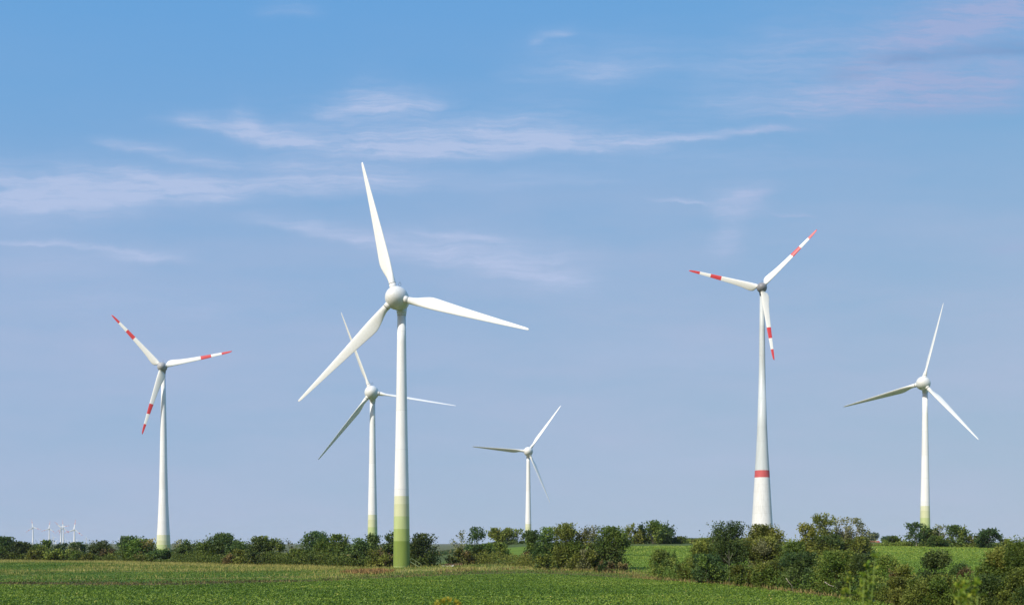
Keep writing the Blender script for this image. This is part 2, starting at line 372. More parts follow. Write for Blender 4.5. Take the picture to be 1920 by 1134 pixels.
def plant(name, label, cat, px, d, ytop, wpx, sp, cover=8.0, base=0.03, spike=0.18, wood='bark', lobes=None, group=None, leaf=1.0, crown2=None, seed=None, lean=0.0):
    r = np.random.default_rng(seed if seed is not None else int(px * 7 + d * 3 + ytop))
    x = at(px, d); z0 = tz(x, d)
    H = zrow(ytop, d) - z0; w = 1.16 * wpx * d / F
    root = empty(name, (x, d, z0))
    tag(root, label, cat, group)
    rx = w / 2; ry = rx * r.uniform(0.75, 1.0)
    zb = base * H; hc = H - zb
    nl = lobes or int(np.clip(5 + rx * 1.3, 6, 13))
    C = []; RR = []
    for i in range(nl):
        th = r.uniform(0, 2 * math.pi); rad = math.sqrt(r.uniform(0.04, 1)) * 0.70
        zt = r.uniform(0.16, 0.74) if base > 0.12 else r.uniform(0.05, 0.74)
        prof = math.sqrt(max(0.12, 1 - ((zt - 0.36) / 0.66) ** 2))
        C.append((rx * rad * prof * math.cos(th) + lean * zt * rx, ry * rad * prof * math.sin(th), zb + hc * zt))
        RR.append(r.uniform(0.26, 0.42) * min(rx * 1.15, hc * 0.62) * (1.15 - 0.35 * zt))
    C.append((lean * rx * 0.7 + rx * r.uniform(-.25, .25), 0, zb + hc * 0.76)); RR.append(0.23 * min(hc, 2.2 * rx))
    C.append((0, 0, zb + hc * 0.36)); RR.append(0.36 * min(rx * 1.3, hc * 0.8))
    C = np.array(C); RR = np.array(RR); nl = len(C)
    ell = 0.0019 * d * leaf
    area = 0.75 * w * H
    nleaf = int(np.clip(1.25 * cover * area / (0.30 * ell * ell), 150, 16000))
    per = 9
    nt = max(12, nleaf // per)
    wgt = RR ** 2
    tc_ = 5; nc = max(4, nt // tc_); nt = nc * tc_
    lc = r.choice(nl, nc, p=wgt / wgt.sum()); li = np.repeat(lc, tc_)
    dc = unit(r.normal(size=(nc, 3)) + np.array([0, 0, 0.18]))
    rc = r.uniform(0.2, 1.0, nc) ** 0.45
    dirs = unit(np.repeat(dc, tc_, 0) + r.normal(size=(nt, 3)) * 0.38)
    rr = np.clip(np.repeat(rc, tc_) + r.normal(0, 0.13, nt), 0.1, 1.1)
    ctone = np.repeat(r.normal(0, 0.13, nc), tc_)
    base_p = C[li] + dirs * (RR[li] * rr)[:, None] * np.array([1.0, 1.0, 0.92])
    out = unit((base_p - np.array([0, 0, zb + hc * 0.3])) / np.array([rx, ry, hc * 0.6]))
    td = unit(out * 0.7 + dirs * 0.4 + np.array([0, 0, 0.55]) + r.normal(size=(nt, 3)) * 0.35)
    tl = r.uniform(0.4, 1.0, nt) * spike * min(w, H) + ell * 0.8
    long_ = (r.random(nt) < 0.07) & (dirs[:, 2] > 0.15); tl[long_] *= 2.1; td[long_] = unit(td[long_] + np.array([0, 0, 0.6]))
    tj = (np.arange(per) + r.random((nt, per))) / per
    P = base_p[:, None, :] + td[:, None, :] * (tl[:, None] * tj)[..., None] + r.normal(size=(nt, per, 3)) * (ell * np.where(long_, 0.16, 0.42))[:, None, None]
    P = P.reshape(-1, 3); m = len(P)
    P[:, 2] = np.where(P[:, 2] < 0.05, np.abs(P[:, 2]) + 0.05, P[:, 2])
    over = P[:, 2] > H * 1.02; P[over, 2] = H * (1.02 - 0.16 * r.random(over.sum()))
    D = unit(np.repeat(td, per, 0) * 0.5 + r.normal(size=(m, 3)) * 0.75)
    lobe_t = r.normal(0, 0.14, nl)
    t = np.clip(0.5 + np.repeat(lobe_t[li] + ctone + r.normal(0, 0.06, nt), per) + r.normal(0, 0.13, m), 0, 1)
    L = ell * r.uniform(0.65, 1.25, m)
    V, Fc, T = leaves(P, D, L, L * r.uniform(0.24, 0.38, m), t)
    mats = [LM[sp]]; mi = None
    if crown2:                         # part of the leaves of another tone, clump by clump
        sp2, frac = crown2
        mats.append(LM[sp2]); pick = (r.random(nl) < frac)
        mi = np.repeat(pick[li], per).astype(int)
    cr = link('crown', mesh_np('crown', V, Fc, mats, mi, attrs={'tint': T}), root)
    mb = MB()
    tr = max(0.05, 0.018 * H)
    fork = np.array([lean * 0.15 * rx, 0, max(zb * 0.9, 0.16 * H)])
    if base > 0.12:
        mb.tube(wiggle((0, 0, -0.3), fork, 3, 0.03, r), [tr * 1.5, tr * 1.15, tr, tr * 0.9], 7)
        starts = [fork] * nl
    else:
        starts = [np.array([r.normal() * 0.12 * rx, r.normal() * 0.1 * rx, -0.2]) for _ in range(nl)]
    for i in range(nl):
        pts = wiggle(starts[i], C[i], 4, 0.06, r)
        mb.tube(pts, [tr * 0.6, tr * 0.5, tr * 0.4, tr * 0.3, tr * 0.2], 5)
        for _ in range(3 if cover > 2.5 else 7):
            dd = unit(r.normal(size=3) + np.array([0, 0, 0.7])); q = pts[r.integers(2, 5)]
            e_ = q + dd * RR[i] * r.uniform(0.7, 1.25); e_[2] = min(max(e_[2], 0.1), H)
            mb.tube(wiggle(q, e_, 2, 0.06, r), [tr * 0.24, tr * 0.17, tr * 0.06], 4)
    mb.build('trunk' if base > 0.12 else 'stems', [M[wood]], root)
    return root

# name, label, category, column, distance, crown-top row, width in columns, leaf kind, extras
PL = [
 # --- long hedge on the left, from the frame edge to the nearest tower
 ('hedge_tree', 'dark leafy tree cut by the left edge of the frame', 'tree', 6, 385, 1007, 52, 'dark', dict(base=.1)),
 ('hedge_bush', 'dark bush right of the edge-cut tree, low among the far left hedge', 'bush', 36, 384, 1017, 42, 'dark', {}),
 ('hedge_bush', 'low bluish bush below the leftmost tall far turbine', 'bush', 60, 395, 1022, 36, 'blue', {}),
 ('hedge_bush', 'low yellowish olive bush at the foot of the bluish bush, far left', 'bush', 58, 374, 1032, 44, 'olive', {}),
 ('hedge_tree', 'roundish olive tree below the second tall far turbine', 'tree', 88, 378, 1014, 40, 'mid', dict(crown2=('olive', .5))),
 ('hedge_bush', 'bluish bush just below the close pair of far turbines', 'bush', 116, 392, 1019, 38, 'blue', {}),
 ('hedge_bush', 'broad low olive bush below the close pair of far turbines', 'bush', 110, 371, 1031, 56, 'olive', {}),
 ('hedge_bush', 'greyish dark bush right under the rightmost tall far turbine', 'bush', 148, 388, 1018, 38, 'dark', dict(crown2=('grey', .4))),
 ('hedge_bush', 'low deep green bush in front of the greyish one, left hedge', 'bush', 140, 368, 1035, 40, 'mid', {}),
 ('hedge_bush', 'small rounded olive bush in front of the pointed dark one', 'bush', 163, 364, 1038, 30, 'olive', {}),
 ('hedge_tree', 'pointed dark green bush rising among the tiny far turbines', 'tree', 184, 374, 1014, 40, 'dark', dict(spike=.25)),
 ('hedge_bush', 'low brownish bush between the pointed bush and the big dark one', 'bush', 206, 368, 1029, 34, 'olive', dict(crown2=('red', .4))),
 ('hedge_tree', 'big dark tree left of the green foot of the striped tower', 'tree', 238, 362, 1006, 56, 'dark', {}),
 ('hedge_bush', 'brown green bush leaning on the right side of the big dark tree', 'bush', 262, 357, 1012, 44, 'mid', dict(crown2=('tan', .3))),
 ('hedge_bush', 'pale olive twiggy bush touching the striped tower foot on its left', 'bush', 277, 362, 1011, 30, 'olive', dict(spike=.3, cover=3.2)),
 ('hedge_bush', 'low dark domed bush in front of the striped tower foot', 'bush', 303, 350, 1032, 44, 'dark', {}),
 ('hedge_tree', 'thin brownish tree touching the striped tower foot on its right', 'tree', 335, 357, 1013, 34, 'grey', dict(cover=2.6, spike=.3)),
 ('hedge_tree', 'dark upright tree next right of the thin brownish tree', 'tree', 349, 352, 1013, 32, 'dark', {}),
 ('hedge_bush', 'light green bush with long upright shoots left of the tallest hedge tree', 'bush', 374, 345, 1012, 38, 'mid', dict(spike=.4, cover=3)),
 ('hedge_tree', 'tallest dark tree of the left hedge, leaning to the right', 'tree', 416, 335, 1001, 62, 'dark', dict(lean=.25, spike=.24)),
 ('hedge_bush', 'mid green bush at the left foot of the tallest hedge tree', 'bush', 388, 335, 1019, 48, 'mid', {}),
 ('hedge_bush', 'small dark bush between the tallest hedge tree and the next wide tree', 'bush', 447, 325, 1016, 38, 'dark', dict(spike=.25)),
 ('hedge_bush', 'low olive bush below that gap in the left hedge, yellowish', 'bush', 448, 313, 1031, 54, 'olive', dict(crown2=('tan', .25))),
 ('hedge_tree', 'wide rounded tree left of the twiggy bare-topped one, left hedge', 'tree', 500, 312, 1006, 66, 'dark', dict(crown2=('mid', .5))),
 ('hedge_bush', 'low brown green bush under the wide rounded tree', 'bush', 490, 302, 1037, 44, 'olive', dict(crown2=('dark', .4))),
 ('sapling', 'thin fan of twigs with few leaves standing above the left hedge', 'sapling', 545, 315, 1008, 26, 'grey', dict(cover=1.0, spike=.35, wood='bark_pale')),
 ('hedge_bush', 'golden olive bush between the twiggy sapling and the tall double tree', 'bush', 560, 297, 1030, 54, 'olive', dict(crown2=('yellow', .25))),
 ('hedge_tree', 'bluish dark tall tree, left half of the high double crown', 'tree', 590, 297, 998, 52, 'blue', dict(spike=.24)),
 ('hedge_tree', 'olive green tall tree, right half of the high double crown', 'tree', 627, 291, 1003, 56, 'mid', dict(spike=.24)),
 ('hedge_bush', 'low tan olive bush under the high double crown', 'bush', 608, 286, 1039, 54, 'olive', dict(crown2=('dark', .3))),
 ('hedge_bush', 'dry yellowish tan bush left of the deep green bush by the second tower', 'bush', 645, 281, 1042, 42, 'tan', dict(crown2=('olive', .5))),
 ('hedge_tree', 'dark tree standing left of the second tower foot', 'tree', 673, 284, 1010, 42, 'dark', dict(spike=.25)),
 ('hedge_bush', 'low deep green bush in front of the second tower foot, left', 'bush', 667, 275, 1040, 42, 'mid', dict(crown2=('dark', .5))),
 ('sapling', 'slender leafy sapling standing right before the second tower foot', 'sapling', 699, 278, 1000, 20, 'dark', dict(cover=2.6, spike=.3, base=.2)),
 ('hedge_bush', 'brown olive scrub below the slender sapling', 'bush', 703, 271, 1030, 44, 'olive', dict(crown2=('tan', .35), cover=3.6)),
 ('hedge_tree', 'narrow dark tree hugging the left side of the nearest tower', 'tree', 731, 275, 996, 26, 'dark', dict(spike=.28)),
 ('hedge_bush', 'low brown scrub at the left foot of the nearest tower', 'bush', 727, 266, 1030, 36, 'olive', dict(crown2=('red', .4), cover=3.4)),
 ('hedge_bush', 'dull olive bush behind the green steps of the nearest tower', 'bush', 777, 272, 1011, 34, 'mid', dict(crown2=('grey', .35))),
 ('hedge_tree', 'very dark spiky tree right of the nearest tower', 'tree', 801, 268, 1002, 50, 'dark', dict(spike=.34, cover=5.5)),
 # --- middle
 ('hedge_bush', 'small dark bush at the left foot of the rusty olive bush', 'bush', 846, 262, 1046, 18, 'dark', {}),
 ('hedge_bush', 'rusty olive rounded bush behind the white rubble', 'bush', 866, 266, 1027, 50, 'olive', dict(crown2=('tan', .45), cover=3.6)),
 ('broadleaf_tree', 'thin grey almost bare tree left of the dark two-tier tree', 'tree', 865, 335, 994, 30, 'grey', dict(cover=1.3, spike=.3, wood='bark_pale')),
 ('broadleaf_tree', 'dark two-tier tree, its top bent to the left, middle of the view', 'tree', 890, 288, 990, 40, 'dark', dict(spike=.28, cover=3.6, lean=-.15)),
 ('hedge_bush', 'dusky olive bush under the dark two-tier tree', 'bush', 906, 274, 1018, 44, 'mid', dict(crown2=('olive', .4))),
 ('hedge_bush', 'olive bush with dark underside right of the two-tier tree', 'bush', 936, 300, 1019, 36, 'olive', dict(crown2=('dark', .4))),
 ('broadleaf_tree', 'yellow olive round tree beyond the field, left of the smallest mid-field tower', 'tree', 944, 430, 991, 46, 'olive', dict(crown2=('yellow', .3), base=.15)),
 ('broadleaf_tree', 'olive tree with pale bare twigs against the smallest mid-field tower', 'tree', 971, 432, 993, 36, 'olive', dict(cover=2.4, wood='bark_pale', base=.15)),
 ('hedge_bush', 'low dark thicket under the two olive trees beyond the field', 'thicket', 958, 420, 1016, 76, 'dark', {}),
 ('sapling', 'tan dry sapling standing before the middle green gap', 'sapling', 985, 262, 1036, 28, 'tan', dict(cover=2.0, spike=.3, wood='bark_pale')),
 ('hedge_tree', 'dark small tree closing the right side of the smallest mid-field tower', 'tree', 1001, 268, 995, 34, 'dark', dict(crown2=('mid', .4))),
 ('broadleaf_tree', 'dark tree forming the left end of the dense middle clump', 'tree', 1026, 242, 990, 48, 'dark', dict(crown2=('mid', .35))),
 ('broadleaf_tree', 'highest tree of the dense middle clump, yellowish green crown', 'tree', 1061, 240, 982, 56, 'mid', dict(crown2=('olive', .6))),
 ('broadleaf_tree', 'greyish sparse tree within the dense middle clump', 'tree', 1103, 238, 986, 46, 'grey', dict(cover=3.0, crown2=('olive', .5))),
 ('broadleaf_tree', 'dark-based tree forming the right end of the dense middle clump', 'tree', 1144, 228, 988, 54, 'mid', dict(crown2=('dark', .4), spike=.24)),
 ('hedge_bush', 'brown grey bush low in the middle of the dense clump', 'bush', 1088, 228, 1032, 60, 'olive', dict(crown2=('grey', .35))),
 ('hedge_bush', 'dark bush low at the left foot of the dense clump', 'bush', 1024, 234, 1040, 46, 'dark', dict(crown2=('olive', .4))),
 ('hedge_bush', 'low pinkish brown scrub at the right foot of the dense clump', 'bush', 1166, 222, 1056, 30, 'red', dict(cover=3, crown2=('tan', .5))),
 ('hedge_bush', 'low dark scrub in front of the right end of the dense clump', 'bush', 1135, 220, 1052, 40, 'dark', dict(crown2=('red', .3))),
 # --- far edge of the sloping crop
 ('broadleaf_tree', 'yellow brown tree beyond the sloping crop, left of the round green one', 'tree', 1184, 402, 981, 46, 'olive', dict(crown2=('yellow', .35), cover=3.8)),
 ('broadleaf_tree', 'round green tree beyond the sloping crop, alone against the sky', 'tree', 1231, 400, 977, 64, 'mid', dict(crown2=('blue', .45), spike=.2)),
 ('hedge_bush', 'low dark bush tailing off right of the round green tree', 'bush', 1272, 402, 1007, 36, 'dark', {}),
 ('hedge_bush', 'low brown scrub on the skyline between round green tree and tan reeds', 'bush', 1300, 405, 1014, 36, 'olive', dict(crown2=('red', .5))),
 ('hedge_bush', 'tan scrub on the skyline just left of the dark spiky tree', 'bush', 1337, 405, 1012, 40, 'tan', dict(crown2=('olive', .5), cover=3)),
 # --- near hedge on the right
 ('hedge_bush', 'dark rounded bush at the left end of the near right hedge', 'bush', 1244, 194, 1032, 70, 'dark', dict(crown2=('olive', .25))),
 ('hedge_bush', 'yellow flecked bush right of the dark rounded end bush', 'bush', 1291, 178, 1046, 46, 'mid', dict(crown2=('yellow', .3))),
 ('hedge_bush', 'tall brown green bush at the left side of the dark spiky tree', 'bush', 1326, 174, 1011, 64, 'mid', dict(crown2=('olive', .4))),
 ('broadleaf_tree', 'dark spiky tree with a bare gap under it, left of the ringed tower', 'tree', 1366, 170, 979, 62, 'dark', dict(base=.2, spike=.32, cover=4.6, lean=.1)),
 ('hedge_bush', 'deep green bush below the dark spiky tree', 'bush', 1336, 163, 1040, 76, 'blue', dict(crown2=('mid', .5))),
 ('broadleaf_tree', 'bright yellow green crown in front of the ringed tower', 'tree', 1433, 177, 985, 66, 'yellow', dict(base=.25, crown2=('olive', .3))),
 ('hedge_bush', 'greyish olive bush below the bright yellow green crown', 'bush', 1434, 168, 1008, 62, 'grey', dict(crown2=('olive', .5))),
 ('hedge_bush', 'low olive bush at the field edge under the greyish olive one', 'bush', 1392, 154, 1061, 78, 'olive', dict(crown2=('mid', .5))),
 ('hedge_bush', 'dark green bush right of the greyish olive bush', 'bush', 1482, 162, 1018, 66, 'mid', dict(crown2=('dark', .5))),
 ('broadleaf_tree', 'yellow olive tree at the left of the loose tall group', 'tree', 1507, 250, 981, 46, 'olive', dict(crown2=('yellow', .4))),
 ('broadleaf_tree', 'tallest loose-crowned olive tree right of the ringed tower', 'tree', 1546, 310, 964, 44, 'olive', dict(cover=2.6, base=.2, wood='bark_pale')),
 ('broadleaf_tree', 'pale thin tree between the tallest loose one and the grey one', 'tree', 1580, 313, 970, 38, 'grey', dict(cover=1.9, base=.15, wood='bark_pale')),
 ('broadleaf_tree', 'grey half-bare tree at the right of the loose tall group', 'tree', 1610, 312, 973, 48, 'grey', dict(cover=1.8, wood='bark_pale', spike=.25)),
 ('hedge_bush', 'dark thicket under the tallest loose-crowned tree', 'thicket', 1556, 306, 1003, 76, 'dark', dict(crown2=('olive', .4))),
 ('hedge_bush', 'olive thicket under the grey half-bare tree', 'thicket', 1606, 306, 1008, 64, 'olive', dict(crown2=('dark', .5))),
 ('hedge_bush', 'dark and olive bush at the field edge, second from the hollow one', 'bush', 1452, 148, 1052, 76, 'mid', dict(crown2=('olive', .35))),
 ('hedge_bush', 'deep green bush hanging over the field edge, dark hollow beneath', 'bush', 1508, 142, 1036, 84, 'dark', dict(crown2=('blue', .4))),
 ('hedge_bush', 'large arching olive green bush over the dark hollow with pale stick', 'bush', 1566, 134, 1034, 92, 'mid', dict(crown2=('olive', .4), spike=.26)),
 ('hedge_bush', 'dark olive bush behind the tall foreground weed', 'bush', 1616, 128, 1040, 84, 'mid', dict(crown2=('dark', .4))),
 ('hedge_bush', 'green bush right of the tall foreground weed, top against the slope', 'bush', 1662, 124, 1042, 54, 'mid', dict(crown2=('olive', .4))),
 ('hedge_bush', 'red brown bush under the sloping crop, left of the dark peaked one', 'bush', 1692, 119, 1058, 42, 'red', dict(crown2=('olive', .4))),
 ('hedge_tree', 'dark peaked bush rising into the sloping crop', 'tree', 1746, 116, 1031, 58, 'dark', dict(lean=.2, spike=.22)),
 ('hedge_bush', 'small dark bush between dark peaked bush and red leaved bush', 'bush', 1796, 112, 1053, 40, 'dark', {}),
 ('hedge_bush', 'dark red leaved bush left of the large olive thicket', 'bush', 1813, 110, 1064, 34, 'red', {}),
 ('hedge_bush', 'low olive bramble in the bottom right, left half', 'bramble', 1688, 103, 1083, 92, 'olive', dict(crown2=('mid', .5))),
 ('hedge_bush', 'low olive bramble in the bottom right, directly below the dark peaked bush', 'bramble', 1752, 98, 1079, 100, 'olive', dict(crown2=('mid', .4))),
 ('hedge_bush', 'yellowish bramble in the bottom right beside the second foreground weed', 'bramble', 1815, 97, 1084, 70, 'olive', dict(crown2=('yellow', .3))),
 ('hedge_bush', 'bushy brown green scrub at the field corner below the pale stick', 'scrub', 1632, 116, 1080, 60, 'olive', dict(crown2=('dark', .4))),
 ('hedge_bush', 'large dense olive bush, left part of the bottom right thicket', 'bush', 1868, 93, 1021, 66, 'olive', dict(crown2=('mid', .55))),
 ('hedge_bush', 'large dense olive bush cut by the right edge, highest of the thicket', 'bush', 1914, 90, 1005, 78, 'olive', dict(crown2=('mid', .5))),
 ('hedge_bush', 'dark leafy bush at the foot of the bottom right thicket', 'bush', 1862, 84, 1078, 90, 'mid', dict(crown2=('dark', .5))),
 ('hedge_bush', 'olive bush in the bottom right corner of the frame', 'bush', 1922, 82, 1066, 80, 'olive', dict(crown2=('dark', .3))),
 # --- trees beyond the sloping crop, right
 ('broadleaf_tree', 'small blue green tree with hazy crown beside the red roof', 'tree', 1637, 1530, 999, 19, 'blue', dict(base=.2, leaf=.6)),
 ('broadleaf_tree', 'low bluish far tree right of the red roof', 'tree', 1662, 1480, 1005, 24, 'blue', dict(leaf=.6)),
 ('hedge_bush', 'dark olive round bush right of the red roof', 'bush', 1674, 372, 1006, 26, 'mid', dict(crown2=('dark', .4))),
 ('hedge_bush', 'brownish thin bush between the round bush and the pale-trunked tree', 'bush', 1690, 372, 1009, 22, 'grey', dict(cover=2.2, crown2=('red', .4))),
 ('hedge_bush', 'low tan scrub in front of the red roof', 'scrub', 1642, 370, 1022, 40, 'tan', dict(crown2=('red', .4))),
 ('hedge_bush', 'low yellow green bush left of the pale-trunked tree foot', 'bush', 1705, 366, 1019, 22, 'olive', {}),
 ('broadleaf_tree', 'blue green round tree with pale trunk left of the far right tower', 'tree', 1718, 364, 981, 40, 'blue', dict(base=.34, cover=2.6, wood='bark_pale')),
 ('broadleaf_tree', 'dark olive tree directly before the far right tower foot', 'tree', 1743, 369, 991, 36, 'mid', dict(crown2=('olive', .4))),
 ('broadleaf_tree', 'pale thin tree just right of the far right tower', 'tree', 1760, 366, 984, 22, 'grey', dict(cover=2.2, wood='bark_pale')),
 ('hedge_bush', 'dark low thicket at the foot of the pale thin tree', 'thicket', 1756, 359, 1006, 44, 'dark', dict(crown2=('mid', .4))),
 ('broadleaf_tree', 'olive topped round tree with dark lower half, right of the pale thin tree', 'tree', 1791, 362, 986, 46, 'olive', dict(crown2=('dark', .45))),
 ('hedge_bush', 'pale yellowish bush between the olive topped and the blue green tree', 'bush', 1824, 358, 1006, 30, 'olive', dict(crown2=('yellow', .3), cover=3.2)),
 ('broadleaf_tree', 'rounded deep blue green tree at far right beyond the sloping crop', 'tree', 1853, 346, 992, 42, 'blue', dict(base=.2)),
 ('hedge_bush', 'dull olive bush right of the deep blue green tree', 'bush', 1886, 345, 1011, 32, 'olive', {}),
]
for (nm, lab, cat, px, d, yt, wp, sp, ex) in PL:
    plant(nm, lab, cat, px, d, yt, wp, sp, **ex)

def undergrowth(name, label, pts, num, hgt, leaf, sp):
    """a ragged mass of low shoots along a line"""
    pts = np.array(pts, float); t = rng.random(num) * (len(pts) - 1); i = t.astype(int); f = (t - i)[:, None]
    P = pts[i] * (1 - f) + pts[i + 1] * f
    x = P[:, 0] + rng.normal(0, 1.6, num); y = P[:, 1] + rng.normal(0, 2.2, num)
    top = hgt * (0.35 + 1.1 * vnoise(x, y, 4.0, 77))
    top = np.where(np.abs(x / y * F + CX - 304) < 17, np.minimum(top, 1.2), top)
    top = np.where(np.abs(x / y * F + CX - 1640) < 15, np.minimum(top, 0.7), top)
    z = terrain(x, y) + rng.random(num) ** 0.8 * top
    D = unit(rng.normal(size=(num, 3)) + np.array([0, 0, 0.5]))
    L = leaf * rng.uniform(.6, 1.2, num)
    V, Fc, T = leaves(np.stack([x, y, z], 1), D, L, L * rng.uniform(.24, .36, num), np.clip(rng.normal(.5, .22, num), 0, 1))
    return tag(link(name, mesh_np(name, V, Fc, [LM[sp]], attrs={'tint': T})), label, 'undergrowth', kind='stuff')

undergrowth('hedge_undergrowth', 'dark tangled undergrowth filling the long left hedge', [(-205, 396), (-126, 358), (-68, 302), (-43, 278), (-30, 273), (-21, 268)], 42000, 3.3, 0.5, 'mid')
undergrowth('hedge_undergrowth', 'tangled undergrowth below the dense middle clump', [(-14, 270), (-6, 268), (6, 246), (14, 240), (23, 228)], 13000, 2.4, 0.4, 'olive')
undergrowth('hedge_undergrowth', 'tangled bramble undergrowth below the near right hedge', [(28, 192), (34, 168), (38, 148), (42, 132), (44, 118), (44, 100), (44, 84)], 44000, 2.7, 0.24, 'mid')
undergrowth('hedge_undergrowth', 'low scrub line along the far edge of the sloping crop', [(42, 404), (62, 408), (78, 408), (95, 390), (122, 372), (135, 368), (150, 362), (165, 352)], 12000, 1.9, 0.55, 'olive')


# ------------------------------------------------------------------ wind turbines
def lathe(prof, k=40, bands=None, axis='z', offset=(0, 0, 0)):
    """prof: (h, r) list; bands: material index per segment"""
    V = []; Fs = []; I = []
    for h, r in prof:
        for j in range(k):
            an = 2 * math.pi * j / k; c, s = math.cos(an) * r, math.sin(an) * r
            V.append((c, s, h) if axis == 'z' else (c, -h, s))     # axis 'f': h runs towards the front (-y)
    for i in range(len(prof) - 1):
        for j in range(k):
            q = [i * k + j, i * k + (j + 1) % k, (i + 1) * k + (j + 1) % k, (i + 1) * k + j]
            Fs.append(q); I.append(bands[i] if bands else 0)
    Fs.append(list(range(k))[::-1]); I.append(bands[0] if bands else 0)
    Fs.append([(len(prof) - 1) * k + j for j in range(k)]); I.append(bands[-1] if bands else 0)
    return V, Fs, I

def lathe_obj(name, prof, mats, parent, bands=None, axis='z', k=40):
    V, Fs, I = lathe(prof, k, bands, axis)
    me = mesh_np(name, np.array(V), Fs, mats, I, True)
    return link(name, me, parent)

def blade_mesh(kind, R_, pitch, lo=False, ck=1.0):
    """span along +Y, leading edge towards +X, front +Z"""
    if kind == 'slim':      # straight leading edge, one kink in the trailing edge
        tab = [(0.070, 1.60, 1.60, .80), (0.10, 1.60, 1.60, .80), (0.125, 1.70, 1.50, .82), (0.16, 2.10, 1.15, .86), (0.20, 2.60, 0.90, .88),
               (0.24, 3.00, 0.75, .90), (0.265, 3.10, .68, .90), (0.30, 3.02, 0.62, .88), (0.40, 2.60, 0.48, .78), (0.52, 2.14, 0.36, .66), (0.65, 1.68, 0.27, .52),
               (0.78, 1.25, 0.2, .39), (0.90, .86, .13, .26), (0.97, .62, .09, .18), (0.992, .45, .06, .12), (1.0, .2, .03, .05)]
    else:                   # wide flap right at the root, swept tip
        tab = [(0.050, 2.00, 2.00, 1.0), (0.062, 2.00, 2.00, 1.0), (0.075, 2.9, 1.95, 1.05), (0.095, 3.9, 1.8, 1.08), (0.13, 4.35, 1.55, 1.1), (0.18, 4.1, 1.25, 1.1),
               (0.25, 3.5, 0.98, 1.05), (0.35, 2.95, .75, .95), (0.45, 2.6, .6, .88), (0.551, 2.3, .48, .8), (0.552, 2.3, .48, .8), (0.62, 2.1, .42, .74), (0.699, 1.88, .36, .66), (0.70, 1.88, .36, .66),
               (0.77, 1.68, .3, .58), (0.849, 1.46, .24, .48), (0.85, 1.46, .24, .48), (0.92, 1.2, .18, .34), (0.96, .95, .13, .18), (0.985, .66, .09, -.02), (1.0, .25, .04, -.28)]
    k = 10 if lo else 20
    V = []; Fs = []; I = []
    for s, ch, th, le in tab:
        ch *= ck; th *= ck; le *= ck
        round_ = min(1.0, max(0.0, (th / ch - 0.45) / 0.5))
        tw = R(pitch + 16 * (1 - s) ** 2.2)
        for j in range(k):
            an = 2 * math.pi * j / k; cx = math.cos(an); sz = math.sin(an)
            xx = le - ch / 2 + ch / 2 * cx
            taper = 1 - (1 - round_) * (0.62 * (1 - cx) / 2) ** 0.8
            zz = th / 2 * sz * taper
            zz += (1 - round_) * ch * 0.02 * (1 - cx * cx)
            V.append((xx * math.cos(tw) - zz * math.sin(tw), s * R_, xx * math.sin(tw) + zz * math.cos(tw) + 1.2 * max(0, s - 0.2) ** 2))
    for i in range(len(tab) - 1):
        sm = (tab[i][0] + tab[i + 1][0]) / 2
        red = kind != 'slim' and (sm > 0.85 or 0.5515 < sm < 0.6995)
        for j in range(k):
            Fs.append([i * k + j, (i + 1) * k + j, (i + 1) * k + (j + 1) % k, i * k + (j + 1) % k]); I.append(1 if red else 0)
    Fs.append(list(range(k))); I.append(0)
    Fs.append([(len(tab) - 1) * k + j for j in range(k)][::-1]); I.append(1 if kind != 'slim' else 0)
    return mesh_np('blade', np.array(V), Fs, [M['blade'], M['red']], I, True)

def collar_mesh(r, y0, y1, k=28):
    V = []; Fs = []; I = []
    prof = [(y0, r * 1.0), (y0 + 0.02, r * 1.07), (y1 - 0.16, r * 1.07), (y1 - 0.15, r * 1.0), (y1 - 0.05, r * 1.0), (y1 - 0.04, r * 1.09), (y1, r * 1.09), (y1 + .02, r * 1.0)]
    for h, q in prof:
        for j in range(k):
            an = 2 * math.pi * j / k; V.append((q * math.cos(an), h, q * math.sin(an)))
    for i in range(len(prof) - 1):
        for j in range(k):
            Fs.append([i * k + j, (i + 1) * k + j, (i + 1) * k + (j + 1) % k, i * k + (j + 1) % k]); I.append(1 if i in (3, 4) else 0)
    Fs.append(list(range(k))); I.append(0); Fs.append([(len(prof) - 1) * k + j for j in range(k)][::-1]); I.append(0)
    return mesh_np('blade_collar', np.array(V), Fs, [M['hub_white'], M['dark']], I, True)

ROT = Matrix(((1, 0, 0, 0), (0, 0, -1, 0), (0, 1, 0, 0), (0, 0, 0, 1)))   # rotor plane (x right, y up, z front) -> turbine frame

def rotor_matrix(hubz, overhang, yaw, tilt):
    return Matrix.Translation((0, 0, hubz)) @ Matrix.Rotation(yaw, 4, 'Z') @ Matrix.Rotation(tilt, 4, 'X') @ Matrix.Translation((0, -overhang, 0))

SPIN = [(-1.0, 2.76), (-0.6, 2.77), (-0.1, 2.70), (0.5, 2.52), (1.1, 2.22), (1.65, 1.82), (2.1, 1.35), (2.4, 0.86), (2.55, 0.42), (2.6, 0.02)]
NACE = [(-6.5, 0.02), (-6.45, 0.4), (-6.2, 0.82), (-5.6, 1.3), (-4.8, 1.72), (-3.8, 2.12), (-2.8, 2.42), (-1.9, 2.62), (-1.1, 2.72), (-1.06, 2.55)]

